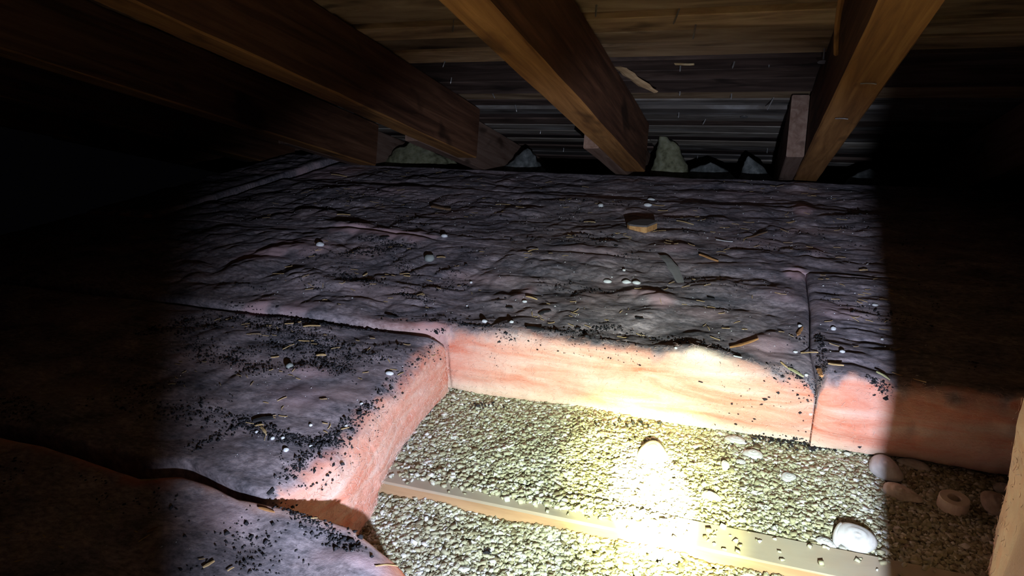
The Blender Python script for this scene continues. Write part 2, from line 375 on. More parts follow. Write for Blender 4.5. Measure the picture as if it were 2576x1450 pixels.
# unit lumps
def lump_mesh(pos, size, flat, seed, squash=0.35, shape='cube', rotflat=1.0):
    """many small bodies in one mesh: pos (n,3), size (n,)"""
    r = np.random.default_rng(seed); n = len(pos)
    if shape == 'cube':
        base = np.array([(x, y, z) for x in (-1, 1) for y in (-1, 1) for z in (-1, 1)], float) * .5
        fc = np.array([(0, 1, 3, 2), (4, 6, 7, 5), (0, 4, 5, 1), (2, 3, 7, 6), (0, 2, 6, 4), (1, 5, 7, 3)])
    else:
        base = np.array([(1, 0, 0), (0, 1, 0), (-1, 0, 0), (0, -1, 0), (0, 0, 1), (0, 0, -1)], float) * .55
        fc = np.array([(0, 1, 4), (1, 2, 4), (2, 3, 4), (3, 0, 4), (1, 0, 5), (2, 1, 5), (3, 2, 5), (0, 3, 5)])
    k = len(base)
    B = np.repeat(base[None], n, 0) + r.uniform(-.16, .16, (n, k, 3))
    sc = np.stack([size * r.uniform(.8, 1.25, n), size * r.uniform(.65, 1.1, n), size * flat * r.uniform(.6, 1.3, n)], -1)
    B = B * sc[:, None, :]
    a = r.uniform(0, 6.283, n); t = r.normal(0, squash, n) * rotflat; b = r.uniform(0, 6.283, n)
    ca, sa, ct, st, cb, sb = np.cos(a), np.sin(a), np.cos(t), np.sin(t), np.cos(b), np.sin(b)
    Z = np.zeros(n); O = np.ones(n)
    Rz = np.stack([np.stack([ca, -sa, Z], -1), np.stack([sa, ca, Z], -1), np.stack([Z, Z, O], -1)], 1)
    Rx = np.stack([np.stack([O, Z, Z], -1), np.stack([Z, ct, -st], -1), np.stack([Z, st, ct], -1)], 1)
    Rb = np.stack([np.stack([cb, -sb, Z], -1), np.stack([sb, cb, Z], -1), np.stack([Z, Z, O], -1)], 1)
    R = Rb @ Rx @ Rz
    V = np.einsum('nij,nkj->nki', R, B) + pos[:, None, :]
    Fc = (fc[None] + (np.arange(n) * k)[:, None, None]).reshape(-1, fc.shape[1])
    return V.reshape(-1, 3), Fc
def scatter(x0, x1, y0, y1, n, seed):
    r = np.random.default_rng(seed); return r.uniform(x0, x1, n), r.uniform(y0, y1, n), r
def granules():
    ps = []; ss = []
    for (x0, x1, y0, y1, n, lev) in ((-.98, 1.05, 1.2175, 1.64, 56000, 3), (-.98, .95, .86, 1.128, 32000, 3), (-1.0, .95, .45, .86, 6000, 1)):
        x, y, r = scatter(x0, x1, y0, y1, n, int(x1 * 100) + n)
        s = r.lognormal(math.log(.0078), .27, n).clip(.0035, .0145)
        z = vz(x, y) - r.uniform(0, .007, n)
        if y1 < 1.2: # crumbs slump against the joist face unevenly
            z = z + .012 * sst(y, 1.09, 1.13) * (fbm(np.stack([x * 8, y * 0, x * 0], -1), 5, 2) + .3)
        ps.append(np.stack([x, y, z], -1)); ss.append(s)
    # spilled over the joist top
    x, y, r = scatter(-.85, .9, 1.134, 1.211, 9000, 77)
    dens = np.exp(-((x + .36) / .17) ** 2) * sst(y, 1.150, 1.172) * 1.0 + np.exp(-((x + .62) / .17) ** 2) * .30 * sst(y, 1.150, 1.175) + .012
    dens = dens * (.6 + .8 * (fbm(np.stack([x * 22, y * 22, x * 0], -1), 8, 2) + .5))
    k = r.uniform(0, 1, len(x)) < dens * .8
    x, y = x[k], y[k]; s = r.lognormal(math.log(.0068), .35, len(x)).clip(.0025, .012)
    ps.append(np.stack([x, y, s * .30 + r.uniform(0, .004, len(x)) * np.exp(-((x + .36) / .17) ** 2)], -1)); ss.append(s)
    return np.concatenate(ps), np.concatenate(ss)
gp, gs_ = granules()
vv, ff = lump_mesh(gp, gs_, .50, 5, .45)
verm = obj('vermiculite_granules', vv, ff, M_VERM, kind='stuff', label='loose pale gold and silver vermiculite granules between the floor joists', cat='vermiculite')
obj('dust_layer', bed_v, bed_f, M_BED, verm, smooth=True, kind='stuff')
ver_pts = gp

# ------------------------------------------------------------------ insulation batts
def poly(P):
    P = np.asarray(P, float); d = np.r_[0, np.cumsum(np.linalg.norm(np.diff(P, axis=0), axis=1))]; d /= d[-1]
    return lambda t: np.stack([np.interp(t, d, P[:, 0]), np.interp(t, d, P[:, 1])], -1)
EDX = [-3.3, -.79, -.646, -.471, -.361, -.255, -.173, -.105, -.056, -.007, .042, .098, .19, .204, .264, .343, .414, .469, .546, .591, 1.9]
EDZ = [.185, .182, .215, .212, .208, .203, .212, .235, .225, .205, .190, .178, .160, .196, .202, .182, .192, .197, .195, .195, .19]
PINK = [(950, 592, 150, 14, 1.0), (890, 582, 70, 12, .8), (1040, 606, 60, 12, .8), (690, 640, 75, 35, .9), (790, 635, 60, 22, .5), (655, 770, 45, 24, .9), (740, 775, 60, 22, .5), (2018, 530, 32, 26, .9),
        (2005, 690, 40, 22, .95), (1660, 762, 38, 24, .9), (1605, 738, 60, 16, .8), (1325, 735, 28, 26, .6), (1935, 870, 90, 45, .65), (1090, 825, 60, 22, .9), (770, 935, 90, 18, .55), (1500, 650, 100, 22, .3),
        (1480, 640, 140, 16, .3), (1700, 628, 60, 14, .5), (2110, 790, 80, 25, .4), (1960, 740, 60, 25, .35), (1780, 790, 90, 20, .35), (950, 480, 130, 14, .35), (830, 430, 90, 20, .6), (2050, 630, 40, 22, .45), (1850, 480, 70, 10, .3),
        (560, 1290, 120, 40, .35), (760, 1000, 120, 30, .25), (900, 1420, 120, 30, .5)]
def pink_at(P):
    d = P - np.array([0, 0, 1.0]); cx = d @ AX; cy = d @ AD; cz = np.maximum(d @ AF, .05)
    px = 1288 + F * cx / cz; py = 725 + F * cy / cz; r = np.zeros(len(P))
    return px, py
PW = []
for (px, py, rx, ry, a_) in PINK:          # patches of clean wool, as places on the batts
    def g0(qx, qy):
        r = pray(qx, qy); s = (.19 - 1) / r[2]; return np.array([0, 0, 1]) + r * s
    c = g0(px, py); ex = g0(px + rx, py) - c; ey = g0(px, py + ry) - g0(px, py - ry)
    PW.append((c[0], c[1], np.hypot(ex[0], ex[1]), max(.02, np.hypot(ey[0], ey[1]) / 2), a_))
BVH_V = []; BVH_F = []; bvh_off = 0
def lumps(x, y, amp, seed, sx=4, sy=4.8):
    """cloudy billows with creases, drawn out along the batts"""
    wx = vn(np.stack([x * 3, y * 3, x * 0 + seed], -1), 71) * .06; wy = vn(np.stack([x * 3, y * 3, x * 0 + seed], -1), 72) * .06
    def cr(v, w): return np.sqrt(v * v + w * w) - w
    a = 1 - 1.15 * cr(vn(np.stack([(x + wx) * sx, (y + wy) * sy, x * 0 + seed], -1), 1), .10)
    b = 1 - 1.1 * cr(vn(np.stack([(x + wx) * sx * 2.1, (y + wy) * sy * 2.0, x * 0 + seed], -1), 2), .06)
    c = cr(vn(np.stack([(x + wy) * sx * 4.4, (y + wx) * sy * 3.9, x * 0 + seed], -1), 3), .08) + .25
    d = vn(np.stack([x * sx * 9, y * sy * 8, x * 0 + seed], -1), 4) * .5 + .5
    lo = vn(np.stack([x * 1.3, y * 2, x * 0 + seed], -1), 6)
    return amp * ((.5 - a) * .9 + (.5 - b) * .55 + (c - .5) * .32 + (d - .5) * .16 + lo * .5 + .05 * vn(np.stack([x * sx * 17, y * sy * 14, x * 0 + seed], -1), 5))
BATTS = {}
def batt(label, front, back, left, right, nx, ny, zb, ztop, seed, amp=.022, rnd=.035, edge=None, nk=12, sides='FBLR', rough=1.0, extra=None, ns='', group=None, sx=4, sy=4.8, sootw=.05):
    global bvh_off
    Fr, Bk, Lf, Rt = poly(front), poly(back), poly(left), poly(right)
    s = np.linspace(0, 1, nx); t = np.linspace(0, 1, ny)
    ks = np.linspace(0, 1, nk + 1)[:-1]
    so = np.r_[-np.linspace(1, 0, nk + 1)[:-1], s, 1 + np.linspace(0, 1, nk + 1)[1:]]
    to = np.r_[-np.linspace(1, 0, nk + 1)[:-1], t, 1 + np.linspace(0, 1, nk + 1)[1:]]
    SS, TT = np.meshgrid(so, to); sc = SS.clip(0, 1); tcl = TT.clip(0, 1)
    over = np.maximum(np.maximum(-SS, SS - 1), np.maximum(-TT, TT - 1)).clip(0, 1); zf = 1 - over
    c00, c10, c01, c11 = Fr(np.array(0.)), Fr(np.array(1.)), Bk(np.array(0.)), Bk(np.array(1.))
    P = (1 - tcl)[..., None] * Fr(sc) + tcl[..., None] * Bk(sc) + (1 - sc)[..., None] * Lf(tcl) + sc[..., None] * Rt(tcl) \
        - ((1 - sc) * (1 - tcl))[..., None] * c00 - (sc * (1 - tcl))[..., None] * c10 - ((1 - sc) * tcl)[..., None] * c01 - (sc * tcl)[..., None] * c11
    x, y = P[..., 0], P[..., 1]
    W_ = np.linalg.norm(c10 - c00) * .5 + np.linalg.norm(c11 - c01) * .5; H_ = np.linalg.norm(c01 - c00) * .5 + np.linalg.norm(c11 - c10) * .5
    dl, dr, df, db = sc * W_, (1 - sc) * W_, tcl * H_, (1 - tcl) * H_
    de = np.minimum(np.minimum(dl, dr), np.minimum(df, db))
    zt = (ztop(x, y) if callable(ztop) else ztop + x * 0)
    top = zt + lumps(x, y, amp, seed, sx, sy) * (.35 + .65 * sst(de, 0, .08))
    if extra is not None: top = top + extra(x, y)
    for (cx, cy, rx, ry, a_) in PW: top = top + .013 * a_ * np.exp(-(((x - cx) / (rx * .9)) ** 2 + ((y - cy) / (ry * .9)) ** 2)) * sst(de, 0, .03)
    fr = {'L': dl, 'R': dr, 'F': df, 'B': db}; dfree = de * 0 + 9
    dseam = de * 0 + 9
    for kk, dd_ in fr.items():
        if kk not in ns: dseam = np.minimum(dseam, dd_)
        if not (edge and kk in edge): dfree = np.minimum(dfree, dd_ + (0 if kk != 'F' or 'f' not in sides else .04 * (x < -.80)))
    top = top - rnd * (1 - (dfree / .06).clip(0, 1)) ** 2.2 - .008 * (1 - (dseam / .018).clip(0, 1)) ** 2
    zbm = zb(x, y) if callable(zb) else zb + x * 0
    z = zbm + (top - zbm) * zf
    # outward bulge and torn layers of the sides
    q = np.stack([x * 7, y * 7, z * 45], -1)
    lay = fbm(q, 40 + seed, 3) * .010 + vn(np.stack([x * 3, y * 3, z * 9], -1), 44 + seed) * .012 + fbm(np.stack([x * 45, y * 45, z * 110], -1), 50 + seed, 2) * .0035
    bul = .016 * np.sin(np.pi * zf.clip(0, 1)) ** .8
    wts = np.exp(-de / .035) * rough
    near = np.argmin(np.stack([dl, dr, df, db]), 0)
    nxn = np.where(near == 0, -1.0, np.where(near == 1, 1.0, 0)); nyn = np.where(near == 2, -1.0, np.where(near == 3, 1.0, 0))
    # smooth corner normals
    el, er, ef, eb = [np.exp(-d / .02) for d in (dl, dr, df, db)]
    nxn = er - el; nyn = eb - ef; nn = np.sqrt(nxn ** 2 + nyn ** 2) + 1e-6; nxn, nyn = nxn / nn, nyn / nn
    d_ = (lay + bul) * wts
    if edge:
        isb = np.zeros_like(de)
        for e in edge: isb = np.maximum(isb, np.exp(-{'L': dl, 'R': dr, 'F': df, 'B': db}[e] / .02))
        if 'f' in sides: isb = np.maximum(isb, np.exp(-df / .02) * (x < -.80))
        nsb = np.zeros_like(de)
        for e in ns: nsb = np.maximum(nsb, np.exp(-{'L': dl, 'R': dr, 'F': df, 'B': db}[e] / .02))
        d_ = d_ * (1 - isb) - .0012 * isb * (1 - 2 * nsb)
    x2 = x + nxn * d_; y2 = y + nyn * d_
    nr, ncl = SS.shape
    V = np.stack([x2, y2, z], -1).reshape(-1, 3)
    fc = gridf(nr, ncl)
    outS = ((SS < 0) | (SS > 1)).reshape(-1); outT = ((TT < 0) | (TT > 1)).reshape(-1)
    bad = (outS & outT)[fc].any(1)
    fc = fc[~bad]
    # compact
    used = np.zeros(len(V), bool); used[fc.ravel()] = True; mp = np.cumsum(used) - 1
    fc = mp[fc]; idx = np.where(used)[0]
    V = V[idx]
    soot = (sst(de + (fbm(np.stack([x * 30, y * 30, x * 0], -1), 9, 3) * .035), 0.0, sootw) * (zf > .999)).reshape(-1)[idx]
    soot_seam = None
    if edge:   # sides that butt another batt stay dirty to the lip
        for e in edge:
            dd = {'L': dl, 'R': dr, 'F': df, 'B': db}[e].reshape(-1)[idx]
            soot = np.maximum(soot, (zf.reshape(-1)[idx] > .72) * (dd < .06) * sst(de.reshape(-1)[idx] * 0 + 1, 0, 1) * ((dd <= de.reshape(-1)[idx] + 1e-6)))
    if 'f' in sides: soot = np.maximum(soot, ((V[:, 0] < -.80) & (V[:, 1] < 1.66) & (zf.reshape(-1)[idx] > .7)) * (.55 + .45 * sst(-V[:, 0], .85, 1.2)))
    pk = np.zeros(len(V))
    wob = fbm(V * 14, 19, 3)
    for (cx, cy, rx, ry, a_) in PW:
        e2 = ((V[:, 0] - cx) / rx) ** 2 + ((V[:, 1] - cy) / ry) ** 2
        pk = np.maximum(pk, a_ * (1 - sst(np.sqrt(e2) + wob * .5, .35, 1.05)))
    loc = (float(V[:, 0].mean()), float(V[:, 1].mean()), float(V[:, 2].min()))
    o = obj('insulation_batt', V, fc, M_BATT, smooth=True, label=label, cat='insulation', group=group, loc=loc)
    for nm, arr in (('soot', soot), ('pinkish', pk), ('pale', pale_attr(V, zf.reshape(-1)[idx]))):
        at = o.data.attributes.new(nm, 'FLOAT', 'POINT'); at.data.foreach_set('value', arr.astype(np.float32))
    BVH_V.append(V); BVH_F.append(fc + bvh_off); bvh_off += len(V)
    return o
def pale_attr(V, zf):
    # the yellowish flap of clean wool on the lip of the middle batt, and thin pale lips
    a = np.exp(-(((V[:, 0] + .075) / .09) ** 2) ** 1.5) * (np.abs(V[:, 1] - 1.585) < .06) * sst(V[:, 2], .17, .21)
    b = .7 * (1 - sst(zf, .04, .26)) * (V[:, 1] > 1.5)
    return np.clip(a + b, 0, 1)
def zprof(x, y):
    return np.interp(x, EDX, EDZ) * np.exp(-np.abs(y - 1.585) / .12) + (1 - np.exp(-np.abs(y - 1.585) / .12)) * .186 + .010
zb_low = lambda x, y: np.where(y > 1.09, .003, -.035)
# B1 bottom left, rounded free end
def fold1(x, y):
    r = np.hypot(x + 1.05, y + .1)
    return .010 * np.sin(r * 34 + fbm(np.stack([x * 5, y * 5, x * 0], -1), 3, 2) * 3) * sst(x, -1.3, -.7) - .012 * np.exp(-((r - .72) / .012) ** 2) * sst(x, -.95, -.75)
batt('front left batt with the rounded end, nearest the camera below the black crack', [(-3.3, -.2), (-.22, -.2)], [(-3.3, .79), (-1.45, .83), (-1.14, .80), (-1.06, .825), (-.97, .818), (-.90, .80), (-.80, .800), (-.62, .795)],
     [(-3.3, -.2), (-3.3, .79)], [(-.22, -.2), (-.25, .2), (-.33, .52), (-.40, .66), (-.485, .745), (-.62, .795)], 380, 150, -.035, lambda x, y: .190 - .012 * sst(x, -.75, -.45), 11, amp=.009, rnd=.030, extra=fold1, rough=.45, edge='LF', sootw=.10, sx=2.6, sy=3.4)
# B2 left, its right side freshly cut
batt('left batt between the black crack and the main batt, its right side freshly cut', [(-3.3, .815), (-1.45, .848), (-1.14, .838), (-1.06, .862), (-.97, .840), (-.90, .822), (-.80, .812)], [(-3.3, 1.572), (-1.6, 1.572), (-.80, 1.560)],
     [(-3.3, .815), (-3.3, 1.572)], [(-.80, .812), (-.765, .95), (-.785, 1.2), (-.80, 1.560)], 420, 170, zb_low, lambda x, y: .190 - .010 * sst(y, 1.4, 1.56), 23, amp=.013, rnd=.022, edge='LFB', sootw=.045, sx=3.2, sy=4.5)
# B3 main middle batt
batt('main middle batt with the long bright pink cut face above the vermiculite', [(-3.3, 1.590), (-.80, 1.585), (-.3, 1.578), (.188, 1.580)], [(-3.3, 2.40), (-1.6, 2.44), (-.9, 2.37), (.19, 2.335)],
     [(-3.3, 1.59), (-3.3, 2.40)], [(.188, 1.58), (.176, 1.75), (.188, 2.0), (.19, 2.335)], 620, 190, .002, zprof, 37, amp=.017, rnd=.026, edge='LRB', sootw=.045, rough=.8, sides='f', ns='B')
# B4 right batt
batt('right batt beside the seam, its pink cut face running into shadow', [(.189, 1.568), (.6, 1.572), (1.9, 1.575)], [(.191, 2.335), (1.0, 2.33), (1.9, 2.34)],
     [(.189, 1.568), (.177, 1.75), (.189, 2.0), (.191, 2.335)], [(1.9, 1.575), (1.9, 2.34)], 330, 170, .002, lambda x, y: zprof(x, y) + .006, 41, amp=.018, rnd=.02, edge='LRB', sootw=.03, sx=2.8, sy=7.5)
def crack5(x, y):
    yc = np.interp(x, [-1.9, -1.56, -1.1, -.5, -.3], [3.42, 3.343, 3.29, 3.27, 3.26])
    return x * 0
batt('far batt just behind the main one, carrying the cut wood block', [(-2.78, 2.43), (-1.6, 2.438), (-.9, 2.368), (.18, 2.332), (.24, 2.350), (1.9, 2.35)], [(-2.76, 3.38), (-1.56, 3.335), (-.5, 3.262), (.6, 3.24), (1.9, 3.24)],
     [(-2.78, 2.43), (-2.76, 3.38)], [(1.9, 2.35), (1.9, 3.24)], 640, 180, .0, lambda x, y: .196 - .006 * sst(y, 2.5, 2.9), 37, amp=.017, ns='F', rnd=.02, edge='LRFB', nk=5)
batt('farthest batt, running along the foot of the rafters', [(-2.76, 3.40), (-1.56, 3.352), (-.5, 3.28), (.6, 3.26), (1.9, 3.26)], [(-2.74, 3.96), (-1.6, 3.9), (0, 3.86), (1.9, 3.85)],
     [(-2.76, 3.40), (-2.74, 3.96)], [(1.9, 3.26), (1.9, 3.85)], 560, 110, .0, .184, 67, amp=.015, rnd=.03, edge='LRFB', nk=5)
batt('raised batt at the far left edge of the lit area, with a lilac side', [(-3.28, 2.43), (-2.82, 2.43)], [(-3.28, 4.1), (-2.79, 4.14)],
     [(-3.28, 2.43), (-3.28, 4.1)], [(-2.82, 2.43), (-2.80, 3.3), (-2.79, 4.14)], 140, 160, .0, .215, 71, amp=.016, rnd=.02, nk=6, sootw=.02, edge='R')
# the piece of batt stood on edge at the right
def stood():
    nu, nv = 90, 90
    # plan of the left face, near end to far end, then round the far end and back
    plan = poly([(.243, .50), (.266, .60), (.33, .80), (.43, 1.08), (.490, 1.25), (.53, 1.30), (.60, 1.30), (.66, 1.24), (.62, 1.0), (.50, .70), (.42, .50), (.33, .46), (.243, .50)])
    u = np.linspace(0, 1, nu * 2); vz_ = np.linspace(0, 1, nv)
    U, Vv = np.meshgrid(u, vz_); P = plan(U); x, y = P[..., 0], P[..., 1]
    z = -.03 + Vv * .95
    ph = np.stack([x * 6, y * 6, z * 5], -1)
    per = np.minimum(U, 1 - U)
    d = (vn(ph, 90) * .020 + fbm(np.stack([x * 22, y * 22, z * 14], -1), 91, 3) * .008) * sst(per, 0, .02)
    cx, cy = .46, .85
    nx_ = x - cx - (y - cy) * .35; ny_ = (y - cy) * .3; n_ = np.hypot(nx_, ny_) + 1e-6
    lean = .03 * (z - .2) * sst(y, 1.0, 1.3)
    x = x + nx_ / n_ * d - lean * 0; y = y + ny_ / n_ * d
    V = np.stack([x, y, z], -1).reshape(-1, 3); fc = gridf(nv, nu * 2)
    cap = len(V); V = np.vstack([V, [[.46, .85, .93]]]); top = (nv - 1) * nu * 2
    tri = np.array([[top + i, top + i + 1, cap, cap] for i in range(nu * 2 - 1)])
    faces = [tuple(f) for f in fc] + [tuple(t[:3]) for t in tri]
    o = obj('insulation_batt', V, faces, M_BATT, smooth=True, label='orange-pink piece of batt stood on edge at the right border of the picture', cat='insulation')
    for nm in ('soot', 'pinkish', 'pale'):
        at = o.data.attributes.new(nm, 'FLOAT', 'POINT'); at.data.foreach_set('value', (np.full(len(V), .55 if nm == 'pale' else 0.)).astype(np.float32))
    return V, fc
sv, sf = stood()
BVH_V.append(sv); BVH_F.append(sf + bvh_off); bvh_off += len(sv)
FX = []
bv = np.concatenate(BVH_V); bf = np.concatenate(BVH_F)
# granule bed as a pickable surface, joist top included
gz2 = vz(gx, gy); msk = (gy > 1.131) & (gy < 1.2138); gz2 = np.where(msk, 0.001, gz2 + .002)
gv = np.stack([gx, gy, gz2], -1).reshape(-1, 3); gf = gridf(ny, nx) + len(bv)
AV = np.vstack([bv, gv]); AFc = np.vstack([bf, gf])
TREE = BVHTree.FromPolygons(AV.tolist(), AFc.tolist())
def pick(px, py):
    r = pray(px, py); h = TREE.ray_cast(Vector((0, 0, 1)), Vector(r), 20)
    return (np.array(h[0]), np.array(h[1])) if h[0] is not None else (None, None)
def drop(x, y):
    h = TREE.ray_cast(Vector((x, y, .9)), Vector((0, 0, -1)), 3)
    return (np.array(h[0]), np.array(h[1])) if h[0] is not None else (None, None)

# ------------------------------------------------------------------ fluffy fibres on the cut faces (parts of their batts)
def fibres(batt_o, pts, nrm, ln, wd, seed, down=.2):
    r = np.random.default_rng(seed); n = len(pts)
    t = r.normal(0, 1, (n, 3)); t -= (t * nrm).sum(1)[:, None] * nrm; t /= np.linalg.norm(t, axis=1)[:, None] + 1e-9
    d = nrm * r.uniform(.05, .8, n)[:, None] + t * 1.0; d /= np.linalg.norm(d, axis=1)[:, None]
    s1 = np.cross(d, nrm); s1 /= np.linalg.norm(s1, axis=1)[:, None] + 1e-9; s2 = np.cross(d, s1)
    L = ln * r.uniform(.4, 1.3, n)[:, None]; bend = r.normal(0, .25, (n, 1)) * L
    V = []
    for k, (f_, w_) in enumerate(((0, 1), (.5, .8), (1, .15))):
        c = pts - nrm * .002 + d * L * f_ + s1 * bend * (f_ * f_) - nrm * (f_ * f_ * L * .25)
        for a in range(3):
            an = a * 2.0944
            V.append(c + (s1 * math.cos(an) + s2 * math.sin(an)) * wd * w_)
    V = np.stack(V, 1); base = []
    for k in range(2):
        for a in range(3): base.append((k * 3 + a, k * 3 + (a + 1) % 3, k * 3 + 3 + (a + 1) % 3, k * 3 + 3 + a))
    fcs = (np.array(base)[None] + (np.arange(n) * 9)[:, None, None]).reshape(-1, 4)
    o = obj('loose_fibres', V.reshape(-1, 3), fcs, M_FIBER, batt_o, kind='stuff')
    return o
def sample_face(o, cond, n, seed):
    me = o.data; k = len(me.polygons); c = np.empty(k * 3, np.float32); me.polygons.foreach_get('center', c); nn = np.empty(k * 3, np.float32); me.polygons.foreach_get('normal', nn)
    c = c.reshape(-1, 3) / S + np.array(o.matrix_basis.translation) / S; nn = nn.reshape(-1, 3)
    ar = np.empty(k, np.float32); me.polygons.foreach_get('area', ar)
    m_ = cond(c); idx = np.where(m_)[0]; r = np.random.default_rng(seed)
    p = ar[idx] / ar[idx].sum(); ch = r.choice(idx, n, p=p)
    return c[ch] + r.normal(0, .003, (n, 3)), nn[ch]
batts = [o for o in C.objects if o.name.startswith('insulation_batt')]
B1, B2, B3, B4, B5, B6, B7, B8 = batts
p, n_ = sample_face(B2, lambda c: (c[:, 0] > -.86) & (c[:, 1] > .80) & (c[:, 1] < 1.56) & (c[:, 2] < .168), 7500, 1); fibres(B2, p, n_, .015, .00032, 2)
p, n_ = sample_face(B3, lambda c: (c[:, 0] > -.84) & (c[:, 1] < 1.62), 6500, 3); fibres(B3, p, n_, .012, .0003, 4)
p, n_ = sample_face(B4, lambda c: (c[:, 0] < .75) & (c[:, 1] < 1.60), 2500, 5); fibres(B4, p, n_, .012, .0003, 6)
p, n_ = sample_face(B1, lambda c: (c[:, 0] > -.85) & (c[:, 1] > .45) & (c[:, 2] < .12), 1500, 7); fibres(B1, p, n_, .007, .00025, 8)
p, n_ = sample_face(B8, lambda c: (c[:, 1] > .9) & (c[:, 0] < c[:, 1] * .36 + .08), 900, 9); fibres(B8, p, n_, .014, .0004, 10)

# ------------------------------------------------------------------ insulation tufts stuffed at the eaves
def blob(name, cx, cy, z0, rx, ry, h, seed, mt, label, peak=(0, 0), pw=1.0):
    nu, nv = 48, 22; v = []; f = []
    U, Vv = np.meshgrid(np.linspace(0, 2 * math.pi, nu, endpoint=False), np.linspace(0, 1, nv))
    rad = (1 - Vv ** 1.3) ** pw; x = np.cos(U) * rad; y = np.sin(U) * rad; z = Vv
    X = cx + x * rx + peak[0] * Vv * Vv; Y = cy + y * ry + peak[1] * Vv; Z = z0 + z * h
    P = np.stack([X, Y, Z], -1); d = 1 + .32 * fbm(np.stack([X * 11, Y * 11, Z * 14], -1), seed, 4)
    P[..., 0] = cx + (P[..., 0] - cx) * d; P[..., 2] = z0 + (P[..., 2] - z0) * (.75 + .5 * d - .25)
    fc = []
    for i in range(nv - 1):
        for j in range(nu): fc.append((i * nu + j, i * nu + (j + 1) % nu, (i + 1) * nu + (j + 1) % nu, (i + 1) * nu + j))
    obj(name, P.reshape(-1, 3), fc, mt, smooth=True, label=label, cat='insulation', group='loose tufts at the eaves')
blob('insulation_tuft', -2.32, 4.30, .08, .34, .14, .20, 1, M_TUFT, 'yellowish wool mound under the foot of the broad left rafter')
blob('insulation_tuft', -1.49, 4.28, .08, .16, .10, .17, 2, M_TUFTG, 'grey pointed wool tuft between the left and middle rafters', (.03, 0))
blob('insulation_tuft', -.51, 4.28, .08, .12, .10, .30, 3, M_TUFT, 'tall yellow-green wool tuft just right of the middle rafter foot', (-.06, 0), .8)
blob('insulation_tuft', -.27, 4.34, .08, .17, .08, .10, 4, M_TUFTG, 'low dark wool heap right of the tall yellow-green tuft')
blob('insulation_tuft', .0, 4.30, .08, .11, .08, .155, 5, M_TUFTG, 'small whitish wool tuft left of the right rafter foot', (-.05, 0), .8)
blob('insulation_tuft', .62, 4.30, .08, .13, .08, .10, 6, M_TUFTG, 'small wool tuft right of the right rafter foot')

# ------------------------------------------------------------------ soot crumbs on the batts
def crumbs(batt_o, pts, size, seed, name='soot_crumbs', mt=M_CRUMB, flat=.6):
    vv, ff = lump_mesh(pts, size, flat, seed, .5, 'oct')
    obj(name, vv, ff, mt, batt_o, kind='stuff')
def crumb_field(batt_o, x0, x1, y0, y1, n, thr, seed, extra=(), big=1.0, keep=None):
    r = np.random.default_rng(seed); x = r.uniform(x0, x1, n); y = r.uniform(y0, y1, n)
    q = fbm(np.stack([x * 5, y * 11, x * 0], -1), seed, 4, .6) + r.normal(0, .07, n)
    k = q > thr
    x, y = x[k], y[k]
    for (ax, ay, bx, by, sg, m_) in extra:     # lines and clusters
        t = r.uniform(0, 1, m_); x = np.r_[x, ax + (bx - ax) * t + r.normal(0, sg, m_)]; y = np.r_[y, ay + (by - ay) * t + r.normal(0, sg * .8, m_)]
    pts = []
    for a, b in zip(x, y):
        h, nn = drop(a, b)
        if h is not None and h[2] > .03: pts.append(h)
    pts = np.array(pts); s = r.lognormal(math.log(.0038 * big), .42, len(pts)).clip(.0018, .017)
    pts[:, 2] += s * .15
    crumbs(batt_o, pts, s, seed)
def wl(px0, py0, px1, py1, sg, n):
    a, b = pick(px0, py0)[0], pick(px1, py1)[0]
    return (a[0], a[1], b[0], b[1], sg, n)
crumb_field(B2, -1.75, -.805, .86, 1.55, 9000, .16, 101, [wl(570, 775, 850, 822, .012, 500), wl(850, 822, 1120, 845, .008, 420), wl(720, 1200, 880, 1070, .012, 260), wl(880, 1070, 930, 1020, .012, 160), wl(600, 1060, 740, 1110, .014, 380), wl(740, 1110, 860, 1120, .012, 320),
    wl(700, 860, 900, 880, .03, 500), wl(780, 900, 880, 940, .015, 200), wl(930, 1020, 1100, 870, .008, 160), wl(600, 800, 760, 830, .03, 420), wl(560, 900, 680, 930, .03, 260), wl(480, 1130, 620, 1060, .012, 150)])
crumb_field(B1, -1.5, -.42, .35, .80, 2600, .22, 102, [wl(705, 1275, 800, 1330, .012, 240), wl(800, 1330, 900, 1380, .014, 160), wl(600, 1330, 680, 1430, .03, 160)])
crumb_field(B3, -1.75, .17, 1.61, 2.40, 9000, .26, 103, [wl(1400, 835, 1560, 822, .012, 260), wl(1240, 850, 1300, 852, .01, 60), wl(1150, 812, 1230, 822, .006, 120), wl(850, 640, 1000, 625, .03, 420), wl(850, 690, 950, 715, .02, 420), wl(1010, 735, 1080, 760, .015, 200),
    wl(1940, 930, 2060, 960, .02, 160), wl(1560, 830, 1850, 890, .015, 120), wl(1000, 650, 1040, 700, .02, 220), wl(2060, 840, 2066, 965, .006, 200)])
crumb_field(B4, .22, .55, 1.60, 2.3, 1500, .25, 104, [wl(2190, 955, 2240, 990, .008, 160)], )
crumb_field(B5, -2.6, .7, 2.45, 3.2, 7000, .22, 105, [wl(900, 600, 1050, 620, .02, 300)], 1.15)
